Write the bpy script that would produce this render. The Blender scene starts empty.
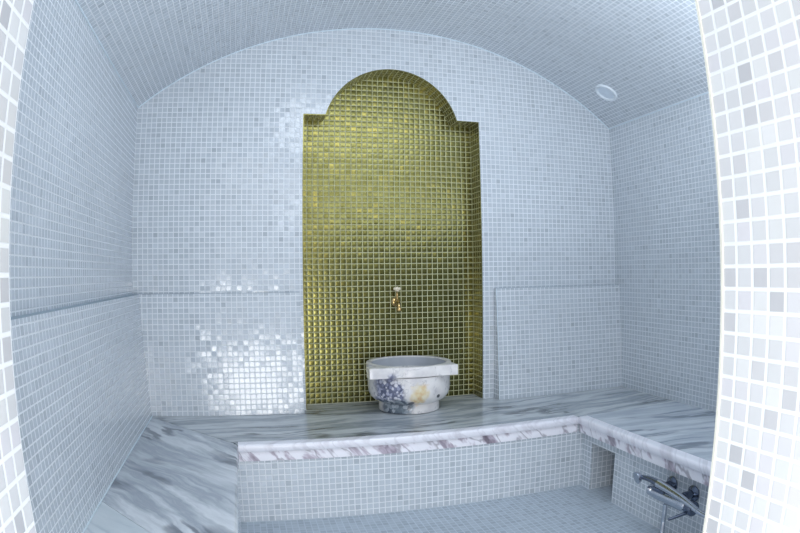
import bpy, bmesh, math, random
from mathutils import Vector, Matrix, geometry
random.seed(4)
C = bpy.context.scene.collection
S = 1.15                                  # modelling units -> metres (applied to everything at the end)
pi = math.pi
# ------------------------------------------------------------------ the room, in modelling units
W, H, HA = 2.224, 1.2794, 1.6695          # room width, springing of the vault, crown (bench top is z = 0)
L = 0.4964                                # ledge height
N1, N2, HN, ND = .7203, 1.505, 1.2464, .1075
TB, BB, TL, BL = .034, .070, .034, .0674  # backrest offsets: top / bottom, rear wall and left wall
N1W, N2W = .7015, 1.561
XL, YB, XR, AP, ZF = .4294, -.5024, 1.7222, .0606, -.2911
JL, JR, YJ, JD = .211, 1.110, -1.9027, .32
DOORTOP = 1.42
P, SJ = .022, .031
G = (N2 - N1) / 32
RV = ((W/2)**2 + (HA-H)**2) / (2*(HA-H)); ZV = HA - RV
A0 = math.atan2(H - ZV, W/2)
def s2l(c): return tuple((x/255/12.92 if x/255 <= .04045 else ((x/255+.055)/1.055)**2.4) for x in c) + (1,)

# ------------------------------------------------------------------ materials
class NT:
    def __init__(s, name):
        s.m = bpy.data.materials.new(name); s.m.use_nodes = True
        s.t = s.m.node_tree; s.b = s.t.nodes['Principled BSDF']
    def n(s, typ, **k):
        x = s.t.nodes.new(typ)
        for a, v in k.items(): setattr(x, a, v)
        return x
    def l(s, a, b): s.t.links.new(a, b)
    def put(s, sock, v):
        if hasattr(v, 'is_linked'): s.l(v, sock)
        else: sock.default_value = v
    def math(s, op, a, b=0., c=0., clamp=False):
        x = s.n('ShaderNodeMath', operation=op, use_clamp=clamp)
        for i, v in enumerate((a, b, c)): s.put(x.inputs[i], v)
        return x.outputs[0]
    def vec(s, op, a, b=(0, 0, 0)):
        x = s.n('ShaderNodeVectorMath', operation=op); s.put(x.inputs[0], a); s.put(x.inputs[1], b)
        return x.outputs[0]
    def mix(s, f, a, b):
        x = s.n('ShaderNodeMix', data_type='RGBA'); s.put(x.inputs[0], f); s.put(x.inputs[6], a); s.put(x.inputs[7], b)
        return x.outputs[2]
    def ramp(s, v, stops):
        x = s.n('ShaderNodeValToRGB'); e = x.color_ramp.elements
        while len(e) < len(stops): e.new(.5)
        for q, (p, c) in zip(e, stops): q.position = p; q.color = c
        s.l(v, x.inputs[0]); return x.outputs[0]
    def noise(s, vec, scale, detail=3, rough=.5, dist=0.):
        x = s.n('ShaderNodeTexNoise'); s.l(vec, x.inputs['Vector'])
        x.inputs['Scale'].default_value = scale; x.inputs['Detail'].default_value = detail
        x.inputs['Roughness'].default_value = rough; x.inputs['Distortion'].default_value = dist
        return x.outputs['Fac']
    def smooth(s, v, a, b):
        x = s.n('ShaderNodeMapRange', interpolation_type='SMOOTHSTEP'); s.put(x.inputs[0], v)
        x.inputs[1].default_value = a; x.inputs[2].default_value = b; return x.outputs[0]

def tile_mat(name, cols, grout, rough=.16, tilt=.03, gw=.075, metal=0., grough=.6, bump=.35, spec=.5, gmetal=0., dome=0.):
    """square mosaic laid out in the UV map: one UV unit is one tile"""
    k = NT(name); uv = k.n('ShaderNodeUVMap', uv_map='UVMap').outputs[0]
    fr = k.vec('FRACTION', uv); ce = k.vec('SUBTRACT', fr, (.5, .5, 0)); ab = k.vec('ABSOLUTE', ce)
    sp = k.n('ShaderNodeSeparateXYZ'); k.l(ab, sp.inputs[0])
    d = k.math('MAXIMUM', sp.outputs[0], sp.outputs[1])                      # 0 centre .. 0.5 edge
    mask = k.smooth(d, .5 - gw - .03, .5 - gw + .03)                          # 1 in the joint
    cell = k.vec('FLOOR', uv); wn = k.n('ShaderNodeTexWhiteNoise', noise_dimensions='3D'); k.l(cell, wn.inputs['Vector'])
    tc = k.ramp(wn.outputs['Value'], cols)
    sheet = k.vec('FLOOR', k.vec('DIVIDE', uv, (15, 15, 1)))
    ws = k.n('ShaderNodeTexWhiteNoise', noise_dimensions='3D'); k.l(sheet, ws.inputs['Vector'])
    g2 = tuple(x*.9 for x in grout[:3]) + (1,)
    gc = k.mix(ws.outputs['Value'], grout, g2)
    k.l(k.mix(mask, tc, gc), k.b.inputs['Base Color'])
    k.l(k.math('ADD', k.math('MULTIPLY', mask, grough - rough), rough), k.b.inputs['Roughness'])
    k.put(k.b.inputs['Metallic'], k.math('ADD', k.math('MULTIPLY', mask, gmetal - metal), metal) if metal else 0.)
    k.b.inputs['Specular IOR Level'].default_value = spec
    # each tile sits a little out of true
    off = k.vec('MULTIPLY', k.vec('SUBTRACT', wn.outputs['Color'], (.5, .5, .5)), (tilt, tilt, tilt))
    off = k.vec('ADD', off, k.vec('MULTIPLY', k.vec('SUBTRACT', ws.outputs['Color'], (.5, .5, .5)), (tilt*.5, tilt*.5, tilt*.5)))
    ge = k.n('ShaderNodeNewGeometry')
    nn = k.vec('NORMALIZE', k.vec('ADD', ge.outputs['Normal'], off))
    bp = k.n('ShaderNodeBump'); bp.inputs['Strength'].default_value = bump; bp.inputs['Distance'].default_value = .0015
    h = k.math('SUBTRACT', 1., mask)
    if dome: h = k.math('SUBTRACT', h, k.math('MULTIPLY', k.math('POWER', k.math('MULTIPLY', d, 2.), 2.), dome))
    k.l(h, bp.inputs['Height']); k.l(nn, bp.inputs['Normal']); k.l(bp.outputs[0], k.b.inputs['Normal'])
    return k.m

def plain(name, col, rough=.4, metal=0., bump=0., bscale=40, spec=.5):
    k = NT(name); tc = k.n('ShaderNodeTexCoord').outputs['Object']
    n = k.noise(tc, bscale, 3)
    a = tuple(x*.93 for x in col[:3]) + (1,); b = tuple(min(1, x*1.05) for x in col[:3]) + (1,)
    k.l(k.ramp(n, [(.3, a), (.7, b)]), k.b.inputs['Base Color'])
    k.b.inputs['Roughness'].default_value = rough; k.b.inputs['Metallic'].default_value = metal
    k.b.inputs['Specular IOR Level'].default_value = spec
    if bump:
        bp = k.n('ShaderNodeBump'); bp.inputs['Strength'].default_value = bump; bp.inputs['Distance'].default_value = .002
        k.l(n, bp.inputs['Height']); k.l(bp.outputs[0], k.b.inputs['Normal'])
    return k.m

def marble_mat(name, ang, base, mid, dark, seed, bands=(.42, .62), stretch=7., vein=.03, rough=.2, freq=1.7):
    """grey-veined marble; the veins run along direction ang (radians, in plan)"""
    k = NT(name); tc = k.n('ShaderNodeTexCoord').outputs['Object']
    mp = k.n('ShaderNodeMapping', vector_type='TEXTURE'); k.l(tc, mp.inputs[0])
    mp.inputs['Rotation'].default_value = (0, 0, ang); mp.inputs['Scale'].default_value = (S, S, S)
    w = k.n('ShaderNodeTexNoise'); k.l(mp.outputs[0], w.inputs['Vector']); w.inputs['Scale'].default_value = 2.6; w.inputs['Detail'].default_value = 4
    wob = k.vec('MULTIPLY', k.vec('SUBTRACT', w.outputs['Color'], (.5, .5, .5)), (.10, .10, .1))
    w2 = k.n('ShaderNodeTexNoise'); k.l(mp.outputs[0], w2.inputs['Vector']); w2.inputs['Scale'].default_value = 14; w2.inputs['Detail'].default_value = 3
    wob = k.vec('ADD', wob, k.vec('MULTIPLY', k.vec('SUBTRACT', w2.outputs['Color'], (.5, .5, .5)), (.03, .022, .02)))
    v = k.vec('ADD', k.vec('ADD', mp.outputs[0], wob), (seed, seed*.7, 0))
    v1 = k.vec('MULTIPLY', v, (1., stretch, 2.))
    n1 = k.noise(v1, freq, 6, .6)
    c = k.ramp(n1, [(bands[0]-.1, base), (bands[0]+.04, mid), (bands[1]-.06, base), (bands[1]+.1, mid)])
    n2 = k.noise(k.vec('MULTIPLY', v, (1.3, stretch*1.15, 2.)), freq*.9, 4, .5)
    line = k.math('ABSOLUTE', k.math('SUBTRACT', n2, .5))
    lm = k.math('SUBTRACT', 1., k.smooth(line, vein*.25, vein))
    br = k.smooth(k.noise(v, 3.1, 3), .46, .6)
    c = k.mix(k.math('MULTIPLY', k.math('MULTIPLY', lm, br), .85), c, dark)
    fine = k.noise(k.vec('MULTIPLY', v, (2., stretch*3, 2.)), 4., 4, .6)
    c = k.mix(k.math('MULTIPLY', k.smooth(fine, .5, .75), .35), c, mid)
    k.l(c, k.b.inputs['Base Color']); k.b.inputs['Roughness'].default_value = rough
    return k.m

T = {}
ti = lambda *a: [(p, s2l(c)) for p, c in a]
WALLC = ti((0, (168, 177, 186)), (.04, (179, 188, 197)), (.3, (185, 194, 203)), (.7, (188, 197, 206)), (.96, (191, 200, 209)), (1, (198, 206, 215)))
T['wall'] = tile_mat('pale_blue_mosaic', WALLC, s2l((228, 233, 239)), rough=.14, tilt=.06, spec=.75, dome=.12)
T['floor'] = tile_mat('floor_mosaic', ti((0, (150, 162, 174)), (.5, (162, 174, 185)), (1, (170, 182, 193))), s2l((196, 206, 217)), rough=.3, tilt=.03)
T['jamb'] = tile_mat('pale_grey_mosaic', ti((0, (182, 183, 187)), (.05, (200, 201, 205)), (.10, (211, 211, 214)), (.4, (218, 220, 222)), (.6, (220, 219, 224)), (.8, (222, 224, 225)), (1, (230, 231, 232))), s2l((246, 248, 250)), rough=.2, tilt=.02, gw=.085)
T['gold'] = tile_mat('gold_mosaic', ti((0, (100, 97, 54)), (.4, (108, 105, 61)), (.8, (112, 109, 65)), (1, (127, 119, 64))), s2l((206, 206, 166)), rough=.22, tilt=.035, gw=.06, metal=1., gmetal=0., grough=.45, bump=.8, dome=.6)
T['ledge'] = plain('grey_ledge_plaster', s2l((150, 166, 178)), .6)
T['grout'] = plain('white_grout_bead', s2l((214, 228, 238)), .5)
T['edge'] = plain('cream_edge_profile', s2l((236, 234, 222)), .4)
T['chrome'] = plain('chrome', s2l((190, 196, 206)), .12, 1.)
T['darkchrome'] = plain('dark_chrome', s2l((104, 114, 132)), .22, .9)
T['brass'] = plain('brass', s2l((206, 176, 120)), .22, 1.)
T['crystal'] = plain('ivory_knob', s2l((240, 230, 208)), .2)
T['lampwhite'] = plain('white_lamp_plastic', s2l((226, 234, 242)), .35)
T['diffuser'] = plain('frosted_diffuser', s2l((214, 226, 238)), .3)
T['hall'] = plain('hall_plaster', s2l((232, 234, 238)), .7)
T['marble_long'] = marble_mat('grey_marble_long_vein', .10, s2l((200, 206, 211)), s2l((142, 151, 159)), s2l((58, 65, 74)), 3.1, stretch=7., vein=.045, freq=1.5)
T['marble_diag'] = marble_mat('grey_marble_diagonal_vein', -.95, s2l((212, 218, 224)), s2l((156, 165, 176)), s2l((92, 100, 112)), 4.4, stretch=8., vein=.05, freq=1.0)
T['marble_pale'] = marble_mat('pale_marble', -.7, s2l((204, 213, 219)), s2l((192, 203, 210)), s2l((176, 188, 198)), 1.3)
T['marble_right'] = marble_mat('grey_marble_right_vein', -.22, s2l((206, 213, 221)), s2l((166, 176, 188)), s2l((106, 116, 130)), 5.2, stretch=7.5, vein=.05, freq=1.2)
def apron_mat(name='white_lilac_marble_edge', amt=1.):
    k = NT(name); tc = k.n('ShaderNodeTexCoord').outputs['Object']; o = k.vec('DIVIDE', tc, (S, S, S))
    def dot(d):
        x = k.n('ShaderNodeVectorMath', operation='DOT_PRODUCT'); k.l(o, x.inputs[0]); x.inputs[1].default_value = d; return x.outputs['Value']
    cb = k.n('ShaderNodeCombineXYZ'); k.l(dot((5., -5., 4.)), cb.inputs[0]); k.l(dot((1.2, -1.2, -2.)), cb.inputs[1])
    n = k.noise(cb.outputs[0], 1.1, 5, .65, .3)
    c = k.ramp(n, [(.36, s2l((122, 113, 124))), (.43, s2l((186, 178, 192))), (.47, s2l((236, 236, 244))), (.56, s2l((240, 240, 248))), (.62, s2l((172, 161, 175))), (.72, s2l((214, 208, 222)))])
    line = k.math('ABSOLUTE', k.math('SUBTRACT', k.noise(cb.outputs[0], 1.9, 3, .5), .5))
    c = k.mix(k.math('MULTIPLY', k.math('SUBTRACT', 1., k.smooth(line, 0, .03)), .6), c, s2l((122, 116, 130)))
    c = k.mix(amt, s2l((228, 229, 238)), c)
    k.l(c, k.b.inputs['Base Color']); k.b.inputs['Roughness'].default_value = .3
    return k.m
T['apron'] = apron_mat(); T['lip'] = apron_mat('pale_marble_lip', .3)
def basin_mat():
    k = NT('painted_white_marble'); tc = k.n('ShaderNodeTexCoord').outputs['Object']
    o = k.vec('DIVIDE', tc, (S, S, S)); sp = k.n('ShaderNodeSeparateXYZ'); k.l(o, sp.inputs[0]); x, y, z = sp.outputs
    nz = k.noise(o, 14, 4)
    c = k.ramp(nz, [(.3, s2l((206, 204, 208))), (.55, s2l((232, 230, 230))), (.8, s2l((240, 238, 238)))])
    vein = k.math('ABSOLUTE', k.math('SUBTRACT', k.noise(o, 9, 4, .6, .6), .5))
    c = k.mix(k.math('MULTIPLY', k.math('SUBTRACT', 1., k.smooth(vein, 0, .02)), .35), c, s2l((150, 150, 160)))
    front = k.smooth(y, -.02, -.06)
    def blob(cx, cz, rx, rz, a, b, nscale=28, namp=1.1):
        dx = k.math('DIVIDE', k.math('SUBTRACT', x, cx), rx); dz = k.math('DIVIDE', k.math('SUBTRACT', z, cz), rz)
        d = k.math('SQRT', k.math('ADD', k.math('MULTIPLY', dx, dx), k.math('MULTIPLY', dz, dz)))
        d = k.math('ADD', d, k.math('MULTIPLY', k.math('SUBTRACT', k.noise(o, nscale, 4), .5), namp))
        return k.math('MULTIPLY', k.math('SUBTRACT', 1., k.smooth(d, a, b)), front)
    vo = k.n('ShaderNodeTexVoronoi', feature='F1'); k.l(o, vo.inputs['Vector']); vo.inputs['Scale'].default_value = 78
    pr = k.n('ShaderNodeSeparateColor'); k.l(vo.outputs['Color'], pr.inputs[0])
    petal = k.ramp(pr.outputs[0], [(0, s2l((92, 97, 122))), (.3, s2l((134, 139, 166))), (.55, s2l((174, 177, 200))), (.8, s2l((216, 217, 228))), (1, s2l((232, 232, 240)))])
    petal = k.mix(k.smooth(vo.outputs['Distance'], .45, .8), petal, s2l((112, 116, 138)))
    c = k.mix(blob(-.112, .088, .062, .085, .7, 1.1), c, petal)
    leaf = k.ramp(pr.outputs[1], [(0, s2l((70, 78, 96))), (.5, s2l((112, 124, 134))), (1, s2l((170, 178, 188)))])
    c = k.mix(blob(-.085, .03, .08, .045, .7, 1.1), c, leaf)
    yel = k.ramp(k.noise(o, 40, 3), [(.35, s2l((214, 172, 112))), (.5, s2l((224, 204, 152))), (.65, s2l((232, 222, 194)))])
    c = k.mix(k.math('MULTIPLY', blob(.0, .09, .04, .05, .5, 1.1, 34, 1.4), .8), c, yel)
    c = k.mix(blob(.083, .075, .008, .008, .7, 1.2, 60, .8), c, s2l((86, 88, 92)))
    c = k.mix(blob(-.03, .052, .012, .008, .7, 1.2, 60, 1.), c, s2l((96, 98, 104)))
    k.l(c, k.b.inputs['Base Color']); k.b.inputs['Roughness'].default_value = .25
    return k.m
T['basin'] = basin_mat()
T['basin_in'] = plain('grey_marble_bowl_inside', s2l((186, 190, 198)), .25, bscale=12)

# ------------------------------------------------------------------ mesh helpers
def link(name, bm, m, parent=None, pitch=None, smooth=None, uv=None):
    bmesh.ops.recalc_face_normals(bm, faces=bm.faces)
    bm.normal_update()
    if pitch:                                     # tile UVs, projected along each face's main axis
        lay = bm.loops.layers.uv.get('UVMap') or bm.loops.layers.uv.new('UVMap')
        px, py, pz = pitch[1] if isinstance(pitch, tuple) else (0, 0, 0)
        pp = pitch[0] if isinstance(pitch, tuple) else pitch
        for f in bm.faces:
            n = f.normal; a = max(range(3), key=lambda i: abs(n[i]))
            for lp in f.loops:
                v = lp.vert.co - Vector((px, py, pz))
                u = (v.y, v.z) if a == 0 else ((v.x, v.z) if a == 1 else (v.x, v.y))
                lp[lay].uv = (u[0]/pp, u[1]/pp)
    me = bpy.data.meshes.new(name); bm.to_mesh(me); bm.free()
    ms = m if isinstance(m, list) else [m]
    for q in ms: me.materials.append(q)
    o = bpy.data.objects.new(name, me); C.objects.link(o)
    if smooth is not None:
        for p in me.polygons: p.use_smooth = True
        try: me.set_sharp_from_angle(angle=smooth)
        except Exception: pass
    if parent: o.parent = parent
    return o
def struct(name, bm, m, parent=None, **k):
    o = link(name, bm, m, parent, **k); o['kind'] = 'structure'; return o
def thing(name, label, cat, loc=(0, 0, 0)):
    o = bpy.data.objects.new(name, None); C.objects.link(o); o.location = loc; o.empty_display_size = .05
    o['label'] = label; o['category'] = cat; return o
def box(bm, a, b, mat=0, bev=0, seg=2):
    vs = [bm.verts.new((x, y, z)) for x in (a[0], b[0]) for y in (a[1], b[1]) for z in (a[2], b[2])]
    fs = [bm.faces.new([vs[i] for i in q]) for q in ((0, 1, 3, 2), (4, 6, 7, 5), (0, 4, 5, 1), (2, 3, 7, 6), (0, 2, 6, 4), (1, 5, 7, 3))]
    for f in fs: f.material_index = mat
    bmesh.ops.recalc_face_normals(bm, faces=fs)
    if bev:
        es = list({e for f in fs for e in f.edges})
        bmesh.ops.bevel(bm, geom=es, offset=bev, segments=seg, profile=.5, affect='EDGES', clamp_overlap=True)
def prism(bm, outline, ax, d0, d1):
    """solid: closed 2D outline (u,v) extruded along axis ax from d0 to d1; concave outlines are fine"""
    def at(u, v, d): return {0: (d, u, v), 1: (u, d, v), 2: (u, v, d)}[ax]
    A = [bm.verts.new(at(u, v, d0)) for u, v in outline]; B = [bm.verts.new(at(u, v, d1)) for u, v in outline]
    for t in geometry.tessellate_polygon([[Vector((u, v, 0)) for u, v in outline]]):
        bm.faces.new([A[i] for i in t]); bm.faces.new([B[i] for i in t])
    n = len(outline)
    for i in range(n):
        j = (i+1) % n; bm.faces.new((A[i], A[j], B[j], B[i]))
def lathe(bm, prof, n=48, at=(0, 0, 0), mtx=None, mat=0, closed=False):
    rings = []
    for r, z in prof:
        if r < 1e-6: rings.append([bm.verts.new((0, 0, z))])
        else: rings.append([bm.verts.new((r*math.cos(2*pi*i/n), r*math.sin(2*pi*i/n), z)) for i in range(n)])
    fs = []
    pr = list(zip(rings, rings[1:])) + ([(rings[-1], rings[0])] if closed else [])
    for a, b in pr:
        for i in range(n):
            j = (i+1) % n
            q = [a[i % len(a)], a[j % len(a)], b[j % len(b)], b[i % len(b)]]
            q = list(dict.fromkeys(q))
            if len(q) > 2: f = bm.faces.new(q); f.material_index = mat; fs.append(f)
    vs = [v for r in rings for v in r]
    M = Matrix.Translation(at) @ (mtx if mtx else Matrix())
    bmesh.ops.transform(bm, matrix=M, verts=vs)
    return fs
def axis(d):                                     # rotation taking +Z to direction d
    return Vector((0, 0, 1)).rotation_difference(Vector(d).normalized()).to_matrix().to_4x4()
def tube(bm, pts, r, n=12, sub=6, mat=0):
    P0 = [Vector(p) for p in pts]
    if sub and len(P0) > 2:                      # Catmull-Rom
        Q = []
        E = [P0[0]*2-P0[1]] + P0 + [P0[-1]*2-P0[-2]]
        for i in range(1, len(E)-2):
            a, b, c, d = E[i-1:i+3]
            for s in range(sub):
                t = s/sub; Q.append(.5*((2*b) + (c-a)*t + (2*a-5*b+4*c-d)*t*t + (3*b-a-3*c+d)*t**3))
        Q.append(P0[-1]); P0 = Q
    rs = r if isinstance(r, (list, tuple)) else [r]*2
    rad = [rs[0] + (rs[-1]-rs[0])*i/(len(P0)-1) for i in range(len(P0))] if len(rs) == 2 else rs
    T0 = (P0[1]-P0[0]).normalized(); U = T0.orthogonal().normalized(); rings = []
    for i, p in enumerate(P0):
        t = ((P0[min(i+1, len(P0)-1)]) - P0[max(i-1, 0)]).normalized()
        U = (U - t*U.dot(t)).normalized(); V = t.cross(U)
        rings.append([bm.verts.new(p + (U*math.cos(2*pi*k/n) + V*math.sin(2*pi*k/n))*rad[i]) for k in range(n)])
    for a, b in zip(rings, rings[1:]):
        for k in range(n):
            f = bm.faces.new((a[k], a[(k+1) % n], b[(k+1) % n], b[k])); f.material_index = mat
    for rg in (rings[0], rings[-1]): bm.faces.new(rg).material_index = mat
NB = bmesh.new

# ------------------------------------------------------------------ setting: floor, walls, vault
bm = NB(); box(bm, (-.15, YJ-2.6, ZF-.1), (W+.15, ND+.2, ZF)); struct('floor', bm, T['floor'], pitch=P)
bm = NB(); box(bm, (-.15, YJ-JD, ZF), (0, ND+.2, H+.02)); struct('wall_left', bm, T['wall'], pitch=P)
bm = NB(); box(bm, (W, YJ-JD, ZF), (W+.15, ND+.2, H+.02)); struct('wall_right', bm, T['wall'], pitch=(P, (0, .006, 0)))
def arc(cx, cz, r, a, b, n): return [(cx + r*math.cos(a+(b-a)*i/n), cz + r*math.sin(a+(b-a)*i/n)) for i in range(n+1)]
NC, NZ, NR = 1.108, 1.165, .304
def niche_outline(d):
    """stepped round-headed outline of the niche, grown by d; starts bottom left, runs up and over to bottom right"""
    r = NR + d; zs = HN + d
    a = math.asin(min(1, (zs - NZ)/r))
    head = arc(NC, NZ, r, pi-a, a, 40)
    return [(N1-d, 0)] + [(N1-d, zs)] + head + [(N2+d, zs), (N2+d, 0)]
no = niche_outline(.004)
top = arc(W/2, ZV, RV+.03, A0-.02, pi-A0+.02, 48)
outl = [(-.1, ZF), (no[0][0], ZF)] + no + [(no[-1][0], ZF), (W+.1, ZF), (W+.1, H)] + top + [(-.1, H)]
bm = NB(); prism(bm, outl, 1, 0, ND+.12); wb = struct('wall_back', bm, T['wall'], pitch=P)
# front wall with the doorway the photograph is taken through
outl = [(-.1, ZF), (JL, ZF), (JL, DOORTOP), (JR, DOORTOP), (JR, ZF), (W+.1, ZF), (W+.1, H)] + top + [(-.1, H)]
bm = NB(); prism(bm, outl, 1, YJ, YJ-JD); wf = struct('wall_front', bm, T['jamb'], pitch=(SJ, (JL, YJ, .576)))
# vault: tile rows follow the curve
bm = NB(); lay = bm.loops.layers.uv.new('UVMap'); n = 64; Y0, Y1 = YJ-JD, ND+.12
rows = []
for rr in (RV, RV+.1):
    for yy in (Y0, Y1):
        rows.append([(bm.verts.new((W/2+rr*math.cos(A0-.01+(pi-2*A0+.02)*i/n), yy, ZV+rr*math.sin(A0-.01+(pi-2*A0+.02)*i/n))), RV*(pi-2*A0+.02)*i/n, yy) for i in range(n+1)])
def quad(a, b, c, d):
    f = bm.faces.new((a[0], b[0], c[0], d[0]))
    for lp, q in zip(f.loops, (a, b, c, d)): lp[lay].uv = (q[1]/P, q[2]/P)
i0, o0, i1, o1 = rows[0], rows[2], rows[1], rows[3]
for i in range(n):
    quad(i0[i], i1[i], i1[i+1], i0[i+1]); quad(o0[i], o0[i+1], o1[i+1], o1[i])
    quad(i0[i], i0[i+1], o0[i+1], o0[i]); quad(i1[i], o1[i], o1[i+1], i1[i+1])
quad(i0[0], o0[0], o1[0], i1[0]); quad(i0[n], i1[n], o1[n], o0[n])
struct('ceiling', bm, T['wall'])
# sloping tiled backrests along the left and rear walls, each with a narrow plain ledge on top
def wedge(verts, name, parent):
    """verts: bottom/top front corners at both ends, and their wall-side corners"""
    bm = NB(); v = [bm.verts.new(p) for p in verts]   # 0,1 front bottom a,b; 2,3 front top a,b; 4,5 back bottom a,b; 6,7 back top a,b
    for q, m in (((0, 1, 3, 2), 0), ((2, 3, 7, 6), 1), ((0, 2, 6, 4), 0), ((1, 5, 7, 3), 0), ((4, 6, 7, 5), 0), ((0, 4, 5, 1), 0)):
        bm.faces.new([v[i] for i in q]).material_index = m
    o = struct(name, bm, [T['wall'], T['ledge']], parent, pitch=P); return o
wedge([(BL, -BB, .0008), (N1W, -BB, .0008), (TL, -TB, L), (N1W, -TB, L), (0, 0, .0008), (N1W, 0, .0008), (0, 0, L), (N1W, 0, L)], 'backrest', wb)
wedge([(N2W, -BB, .0008), (W, -BB, .0008), (N2W, -TB, L), (W, -TB, L), (N2W, 0, .0008), (W, 0, .0008), (N2W, 0, L), (W, 0, L)], 'backrest', wb)
wedge([(BL, -BB, .0008), (BL, YJ, .0008), (TL, -TB, L), (TL, YJ, L), (0, 0, .0008), (0, YJ, .0008), (0, 0, L), (0, YJ, L)], 'backrest', bpy.data.objects['wall_left'])
# pale grout beads in the corners, cream profile on the doorway's arrises
bm = NB(); tube(bm, [(x, -.001, z) for x, z in arc(W/2, ZV, RV-.001, A0, pi-A0, 60)], .0035, 8, 0); struct('trim_1', bm, T['grout'])
bm = NB(); tube(bm, [(.001, YJ, H-.001), (.001, -.002, H-.001)], .0035, 8, 0); struct('trim_2', bm, T['grout'])
bm = NB(); tube(bm, [(W-.001, YJ, H-.001), (W-.001, -.002, H-.001)], .003, 8, 0); struct('trim_3', bm, T['grout'])
bm = NB(); box(bm, (JR-.002, YJ-.003, ZF), (JR, YJ+.002, DOORTOP)); struct('trim_4', bm, T['edge'])
bm = NB(); tube(bm, [(BL+.001, YJ+.002, .0022), (BL+.001, -BB, .0022)], .0022, 8, 0); struct('trim_5', bm, T['grout'])
bm = NB(); tube(bm, [(N2W, -BB-.0005, .003), (N2W, -TB-.0005, L)], .0022, 8, 0); struct('trim_6', bm, T['grout'])

# ------------------------------------------------------------------ gold niche
ni = thing('gold_mosaic_niche', 'tall gold mosaic niche with stepped round arch in the pale blue tiled rear wall', 'niche', (NC, ND, 0))
I = niche_outline(0)
bm = NB(); prism(bm, I, 1, ND, ND+.004); 
bmesh.ops.translate(bm, vec=(-NC, -ND, 0), verts=bm.verts)
link('back_panel', bm, T['gold'], ni, pitch=(G, (N1-NC, 0, 0)))
bm = NB(); O = niche_outline(.0035); lay = bm.loops.layers.uv.new('UVMap'); run = 0
for i in range(len(I)-1):
    ln = math.hypot(I[i+1][0]-I[i][0], I[i+1][1]-I[i][1])
    a, b, c, d = I[i], I[i+1], O[i+1], O[i]
    vs = [[bm.verts.new((u-NC, y, v)) for u, v in (a, b, c, d)] for y in (-ND+.0005, .0)]
    f0, f1 = vs
    for q, uvs in (((f0[0], f0[1], f1[1], f1[0]), ((run, 0), (run+ln, 0), (run+ln, ND), (run, ND))), ((f0[0], f0[3], f0[2], f0[1]), None), ((f0[3], f1[3], f1[2], f0[2]), None)):
        f = bm.faces.new(q)
        if uvs:
            for lp, w in zip(f.loops, uvs): lp[lay].uv = (w[0]/G, w[1]/G)
        else:
            for lp in f.loops: lp[lay].uv = (.5, .5)
    run += ln
bmesh.ops.remove_doubles(bm, verts=bm.verts, dist=1e-5)
link('reveal', bm, T['gold'], ni)

# ------------------------------------------------------------------ U-shaped marble bench
WB = .0012
be = thing('marble_bench', 'low built-in bench of grey-veined marble running round the tiled pit', 'bench', (W/2, YB, ZF))
def bpart(name, bm, m, **k):
    bmesh.ops.translate(bm, vec=(-W/2, -YB, -ZF), verts=bm.verts)
    return link(name, bm, m, be, **k)
TH = .03
J1, J2 = (.0, -.967), (XL, -1.497)
bm = NB(); prism(bm, [(WB, -WB*2), (XL-.0145, YB+.014), (XL-.0145, J2[1]+.018), (WB, J1[1])], 2, -TH, 0); bpart('seat_slab', bm, T['marble_diag'])
bm = NB(); prism(bm, [(WB, J1[1]-.002), (XL-.0145, J2[1]+.016), (XL-.0145, YJ+WB), (WB, YJ+WB)], 2, -TH, 0); o = bpart('seat_slab', bm, T['marble_pale']); o['label'] = 'plain pale marble seat slab'
bm = NB(); prism(bm, [(XL+.001, YB), (XR, YB), (W-WB, YB), (W-WB, -WB), (N2-WB, -WB), (N2-WB, ND-WB), (N1+WB, ND-WB), (N1+WB, -WB), (WB*2, -WB)], 2, -TH, 0); bpart('seat_slab', bm, T['marble_long'])
bm = NB(); prism(bm, [(XR, YB), (W-WB, YB), (W-WB, YJ+WB), (XR, YJ+WB)], 2, -TH, 0); bpart('seat_slab', bm, T['marble_right'])
# built-up front edges: rounded lip above a slightly set back face
def edge(name, a, b, out, lip='lip'):
    """front edge from a to b (plan points), out = unit normal pointing into the pit"""
    bm = NB(); a = Vector((a[0], a[1], 0)); b = Vector((b[0], b[1], 0)); o_ = Vector((out[0], out[1], 0))
    prof = [(-.03, .0005)] + [(.004+.010*math.sin(t*pi/2/5), -.010+.0105*math.cos(t*pi/2/5)) for t in range(6)] + \
           [(.014, -.022), (.012, -.026), (.006, -.027), (.006, -AP), (-.03, -AP)]
    ra = [bm.verts.new(a + o_*u + Vector((0, 0, v))) for u, v in prof]; rb = [bm.verts.new(b + o_*u + Vector((0, 0, v))) for u, v in prof]
    n_ = len(prof)
    for i in range(n_):
        j = (i+1) % n_; bm.faces.new((ra[i], ra[j], rb[j], rb[i])).material_index = 1 if i < 8 else 0
    bm.faces.new(ra); bm.faces.new(rb)
    o = bpart(name, bm, [T['apron'], T[lip]], smooth=.6); o['label'] = 'white and lilac marble front edge'
edge('front_edge', (XL, YB), (XR-.014, YB), (0, -1))
edge('front_edge', (XR, YB-.006), (XR, YJ+WB), (-1, 0))
edge('front_edge', (XL-.0145, YB-.001), (XL-.0145, YJ+WB), (1, 0), 'marble_diag')
bm = NB(); box(bm, (XL, YB-.002, ZF+.0005), (XR+.02, YB+.06, -TH)); bpart('riser', bm, T['wall'], pitch=(P, (XL-W/2, 0, 0)))
bm = NB(); box(bm, (XL-.06, YJ+WB, ZF+.0005), (XL-.010, YB, -TH-.002)); box(bm, (XL-.011, YB-.0015, ZF+.0006), (XL+.001, YB+.05, -TH-.002)); bpart('riser', bm, T['wall'], pitch=P)
RY0, RY1, RX = -.572, -.735, XR+.018
bm = NB()
box(bm, (RX, RY0, ZF), (W-WB, YB+.02, -TH-.002))             # far cheek of the opening
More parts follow.
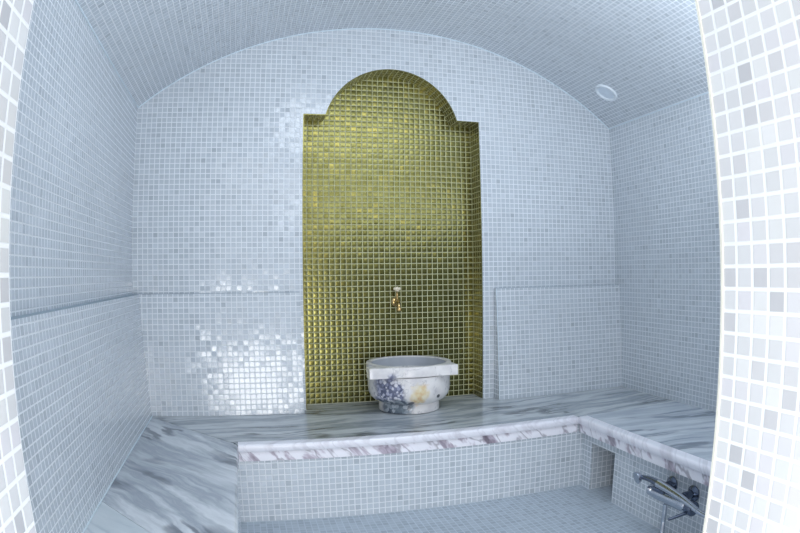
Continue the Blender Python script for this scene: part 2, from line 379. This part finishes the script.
box(bm, (RX, YJ+WB, ZF), (RX+.1, RY1, -TH-.002))                # long riser
box(bm, (RX, RY1, -.097), (RX+.1, RY0, -TH-.002))            # lintel above the opening
box(bm, (W-.06, RY1, ZF), (W-WB, RY0, -TH-.002))                # back of the opening
bpart('riser', bm, T['wall'], pitch=(P, (0, .004, 0)))

# ------------------------------------------------------------------ stone basin
BX, BY = 1.143, -.076
ba = thing('stone_basin', 'round white marble basin painted with blue and yellow flowers, standing before the gold niche', 'basin', (BX, BY, 0))
bm = NB()
lathe(bm, [(0, .0006), (.120, .0006), (.127, .003), (.128, .008), (.127, .032), (.124, .038), (.132, .043), (.150, .052), (.163, .066), (.170, .084), (.1725, .105), (.1725, .158), (.150, .160), (.148, .12), (.132, .08), (.09, .058), (0, .052)], 72)
link('bowl', bm, T['basin'], ba, smooth=.7)
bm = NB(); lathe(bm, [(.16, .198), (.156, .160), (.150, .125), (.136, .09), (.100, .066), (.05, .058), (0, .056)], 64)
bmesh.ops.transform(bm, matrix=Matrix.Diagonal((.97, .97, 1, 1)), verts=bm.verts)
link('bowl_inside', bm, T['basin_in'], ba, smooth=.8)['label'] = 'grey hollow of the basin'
# collar: ring with a straight front shelf whose ends stick out as lugs
def ray_out(a):
    c, s = math.cos(a), math.sin(a); r = .178
    x0, x1, y0, y1 = -.200, .160, -.166, -.104      # front shelf, relative to the bowl's axis
    best = r
    for t in [i*.0005 for i in range(300, 560)]:
        x, y = c*t, s*t
        if x0 <= x <= x1 and y0 <= y <= y1: best = max(best, t)
    return best
bm = NB(); n = 220; z0, z1, b = .162, .203, .004
prof_rings = []
for (dr, z, inner) in ((0, z0, 0), (0, z1-b, 0), (-b*.3, z1-b*.3, 0), (-b, z1, 0), (.003, z1, 1), (0, z1-.003, 1), (0, z0, 1)):
    rg = []
    for i in range(n):
        a = 2*pi*i/n; R = (.156 + dr) if inner else ray_out(a) + dr
        rg.append(bm.verts.new((R*math.cos(a), R*math.sin(a), z)))
    prof_rings.append(rg)
for a_, b_ in zip(prof_rings, prof_rings[1:] + prof_rings[:1]):
    for i in range(n):
        bm.faces.new((a_[i], a_[(i+1) % n], b_[(i+1) % n], b_[i]))
link('rim', bm, T['basin'], ba, smooth=.5)

# ------------------------------------------------------------------ brass tap on the gold panel
TX, TZ = 1.136, .443
ta = thing('wall_tap', 'small brass tap with ivory knob on the gold mosaic above the basin', 'tap', (TX, ND, TZ))
Ry = axis((0, -1, 0))
bm = NB(); lathe(bm, [(0, 0), (.020, 0), (.021, .003), (.017, .007), (.009, .010), (0, .010)], 32, (0, 0, 0), Ry); link('wall_plate', bm, T['brass'], ta, smooth=.6)
bm = NB(); tube(bm, [(0, -.008, 0), (0, -.03, .001), (0, -.052, -.002), (-.001, -.064, -.014), (-.001, -.066, -.030)], [.0085, .0075], 14)
lathe(bm, [(0, -.004), (.010, -.004), (.0115, .0), (.0115, .008), (.009, .012), (0, .012)], 20, (-.001, -.066, -.034))
lathe(bm, [(0, -.013), (.008, -.012), (.013, -.005), (.014, .002), (.010, .010), (.006, .014), (0, .016)], 24, (0, -.030, 0)); link('spout', bm, T['brass'], ta, smooth=.7)
bm = NB(); lathe(bm, [(.0, .01), (.0062, .01), (.005, .022), (.004, .044), (.0055, .047), (0, .047)], 18, (0, -.030, 0)); link('spindle', bm, T['brass'], ta, smooth=.7)
bm = NB()
lathe(bm, [(0, -.008), (.008, -.008), (.010, -.003), (.009, .004), (.006, .010), (0, .012)], 18, (0, -.030, .056))
for i in range(6):
    a = i*pi/3
    lathe(bm, [(0, 0), (.0045, .002), (.0065, .009), (.0055, .015), (0, .018)], 12, (0, -.030, .056), axis((math.cos(a), math.sin(a), .25)))
link('knob', bm, T['crystal'], ta, smooth=.8)['label'] = 'ivory petal-shaped knob'

# ------------------------------------------------------------------ thermostatic mixer and hand shower on the right riser
MX = RX - .056; MZ = -.133
mi = thing('shower_mixer', 'chrome bar mixer with lever on the tiled riser of the right-hand bench', 'mixer', (RX, -1.13, MZ))
def mpart(name, bm, m, **k):
    bmesh.ops.translate(bm, vec=(-RX, 1.13, -MZ), verts=bm.verts); return link(name, bm, m, mi, smooth=.6, **k)
bm = NB(); lathe(bm, [(0, 0), (.019, 0), (.0225, .004), (.023, .03), (.022, .06), (.023, .09), (.023, .168), (.020, .172), (0, .172)], 32, (MX, -1.062, MZ), axis((0, -1, 0))); mpart('body', bm, T['chrome'])
for y in (-1.085, -1.196):
    bm = NB(); lathe(bm, [(0, 0), (.026, 0), (.027, .004), (.020, .010), (.013, .013), (.013, .045), (0, .045)], 28, (RX-.0015, y, MZ+.020), axis((-1, 0, 0))); mpart('inlet', bm, T['darkchrome'])
bm = NB(); lathe(bm, [(0, 0), (.021, 0), (.0235, .003), (.0235, .026), (.020, .030), (0, .031)], 24, (MX, -1.235, MZ), axis((0, -1, 0))); kn = o = mpart('knob', bm, T['darkchrome']); o['label'] = 'dark chrome end knob'
bm = NB(); tube(bm, [(MX-.012, -1.248, MZ-.012), (MX-.045, -1.232, MZ-.024), (MX-.066, -1.222, MZ-.031)], [.006, .0045], 10); mpart('lever', bm, T['darkchrome']).parent = kn
bm = NB(); lathe(bm, [(0, 0), (.018, 0), (.0205, .004), (.0205, .020), (.016, .024), (0, .024)], 24, (MX, -1.038, MZ), axis((0, -1, 0))); mpart('knob', bm, T['chrome'])
bm = NB(); box(bm, (MX-.022, -1.128, MZ+.010), (MX+.012, -1.066, MZ+.0245), bev=.004); mpart('cradle', bm, T['darkchrome'])
HZ = MZ + .0405
hs = thing('hand_shower', 'chrome hand shower lying on the bar mixer with its hose hanging down', 'hand shower', (MX, -1.11, HZ))
def hpart(name, bm, m, **k):
    bmesh.ops.translate(bm, vec=(-MX, 1.11, -HZ), verts=bm.verts); return link(name, bm, m, hs, smooth=.6, **k)
HP = [(MX-.020, -1.012, HZ-.002), (MX-.016, -1.05, HZ), (MX-.018, -1.10, HZ), (MX-.025, -1.17, HZ-.0015), (MX-.034, -1.25, HZ-.006), (MX-.044, -1.325, HZ-.014)]
bm = NB(); tube(bm, HP[:3], [.0075, .012], 14); hpart('neck', bm, T['darkchrome'])['label'] = 'dark chrome neck'
bm = NB(); tube(bm, HP[2:], [.0150, .0085], 14); hpart('handle', bm, T['chrome'])
bm = NB(); lathe(bm, [(0, -.006), (.010, -.006), (.018, 0), (.0215, .008), (.0215, .013), (.017, .014), (0, .0135)], 28, (MX-.022, -1.000, HZ-.004), axis((-.75, .1, -.2))); hpart('spray_head', bm, T['chrome'])
bm = NB(); tube(bm, [(MX-.004, -1.128, MZ-.0242), (MX-.005, -1.130, MZ-.05), (MX-.010, -1.136, MZ-.10), (MX-.03, -1.17, ZF+.014), (MX-.05, -1.28, ZF+.0095), (MX-.05, -1.40, ZF+.012), (MX-.05, -1.455, MZ-.07), (MX-.05, -1.42, MZ+.015), (MX-.044, -1.325, HZ-.014)], .008, 12, 12); hpart('hose', bm, T['chrome'])

# ------------------------------------------------------------------ ceiling light in the vault
lx, ly, lz = 2.0645, -.23, 1.386
nv = Vector((W/2-lx, 0, ZV-lz)).normalized(); k_ = Vector((W/2, ly, ZV)) - nv*RV
cl = thing('ceiling_light', 'round white recessed lamp low on the right of the tiled vault', 'lamp', tuple(k_))
M = axis(nv)
bm = NB(); lathe(bm, [(.040, .001), (.046, .007), (.052, .009), (.056, .007), (.058, .002), (.058, -.012), (.040, -.012)], 48, (0, 0, 0), M, closed=True); link('trim_ring', bm, T['lampwhite'], cl, smooth=.8)
bm = NB(); lathe(bm, [(0, .0045), (.02, .004), (.0405, .002), (.0405, -.008), (0, -.008)], 48, (0, 0, 0), M); link('diffuser', bm, T['diffuser'], cl, smooth=.6)

# ------------------------------------------------------------------ light: assumed low light from the hall behind the camera, plus added fill lamps
def area(name, loc, target, sx, sy, power, col):
    d = bpy.data.lights.new(name, 'AREA'); d.shape = 'RECTANGLE'; d.size = sx; d.size_y = sy; d.energy = power; d.color = col
    o = bpy.data.objects.new(name, d); C.objects.link(o); o.location = loc
    o.rotation_euler = (Vector(target)-Vector(loc)).to_track_quat('-Z', 'Y').to_euler(); return o
def bulb(name, loc, power, col, rad):
    d = bpy.data.lights.new(name, 'POINT'); d.energy = power; d.color = col; d.shadow_soft_size = rad
    o = bpy.data.objects.new(name, d); C.objects.link(o); o.location = loc; return o
area('assumed_hall_light', (.50, -2.95, .05), (.66, 0, .26), .8, .75, 17, (1., .995, .985))  # assumed unseen light, set for the wall reflections and bright jambs, no window modelled
area('hall_fill_light', (.7, -3.1, 1.75), (.7, -2.2, .3), 1.6, 1.2, 10, (1., .99, .98))  # added soft overhead fill to brighten the jambs, no actual ceiling fitting
area('room_fill_light', (1.22, -1.42, 1.54), (1.25, -.9, 0), 1.1, .5, 8.5, (.875, .935, 1.))  # added fill raising the room's ambient level, not a fitting of the vault
area('vault_uplight_fill', (1.40, -1.55, .98), (1.30, -1.10, 2.), 1.3, .5, 9, (.875, .935, 1.))  # added upward fill so the vault bounces light, there is no cove
w = bpy.data.worlds.new('World'); bpy.context.scene.world = w; w.use_nodes = True
w.node_tree.nodes['Background'].inputs[0].default_value = (.97, .985, 1., 1); w.node_tree.nodes['Background'].inputs[1].default_value = .6

# ------------------------------------------------------------------ camera: wide lens with barrel distortion
cam = bpy.data.cameras.new('camera'); co = bpy.data.objects.new('camera', cam); C.objects.link(co)
cam.type = 'PANO'; lens = cam if hasattr(cam, 'panorama_type') else cam.cycles
lens.panorama_type = 'FISHEYE_EQUISOLID'; cam.sensor_width = 36; cam.sensor_fit = 'HORIZONTAL'
lens.fisheye_lens = 616.6*36/800; lens.fisheye_fov = pi
yaw, pit, rol = .2522, .0089, -.0128
F = Vector((math.sin(yaw)*math.cos(pit), math.cos(yaw)*math.cos(pit), math.sin(pit))); R = Vector((math.cos(yaw), -math.sin(yaw), 0)); U = R.cross(F)
R2 = R*math.cos(rol) + U*math.sin(rol); U2 = -R*math.sin(rol) + U*math.cos(rol)
co.location = (.4758, -2.5425, .575)
co.rotation_euler = Matrix((R2, U2, -F)).transposed().to_euler()
cam.clip_start = .01
bpy.context.scene.camera = co

# ------------------------------------------------------------------ to metres
for me in bpy.data.meshes: me.transform(Matrix.Scale(S, 4))
for o in bpy.data.objects:
    o.location = o.location*S
for d in bpy.data.lights:
    if d.type == 'AREA': d.size *= S; d.size_y *= S
    else: d.shadow_soft_size *= S
vs = bpy.context.scene.view_settings
vs.view_transform = 'Standard'; vs.look = 'None'; vs.gamma = 1; vs.use_curve_mapping = False; vs.exposure = .55
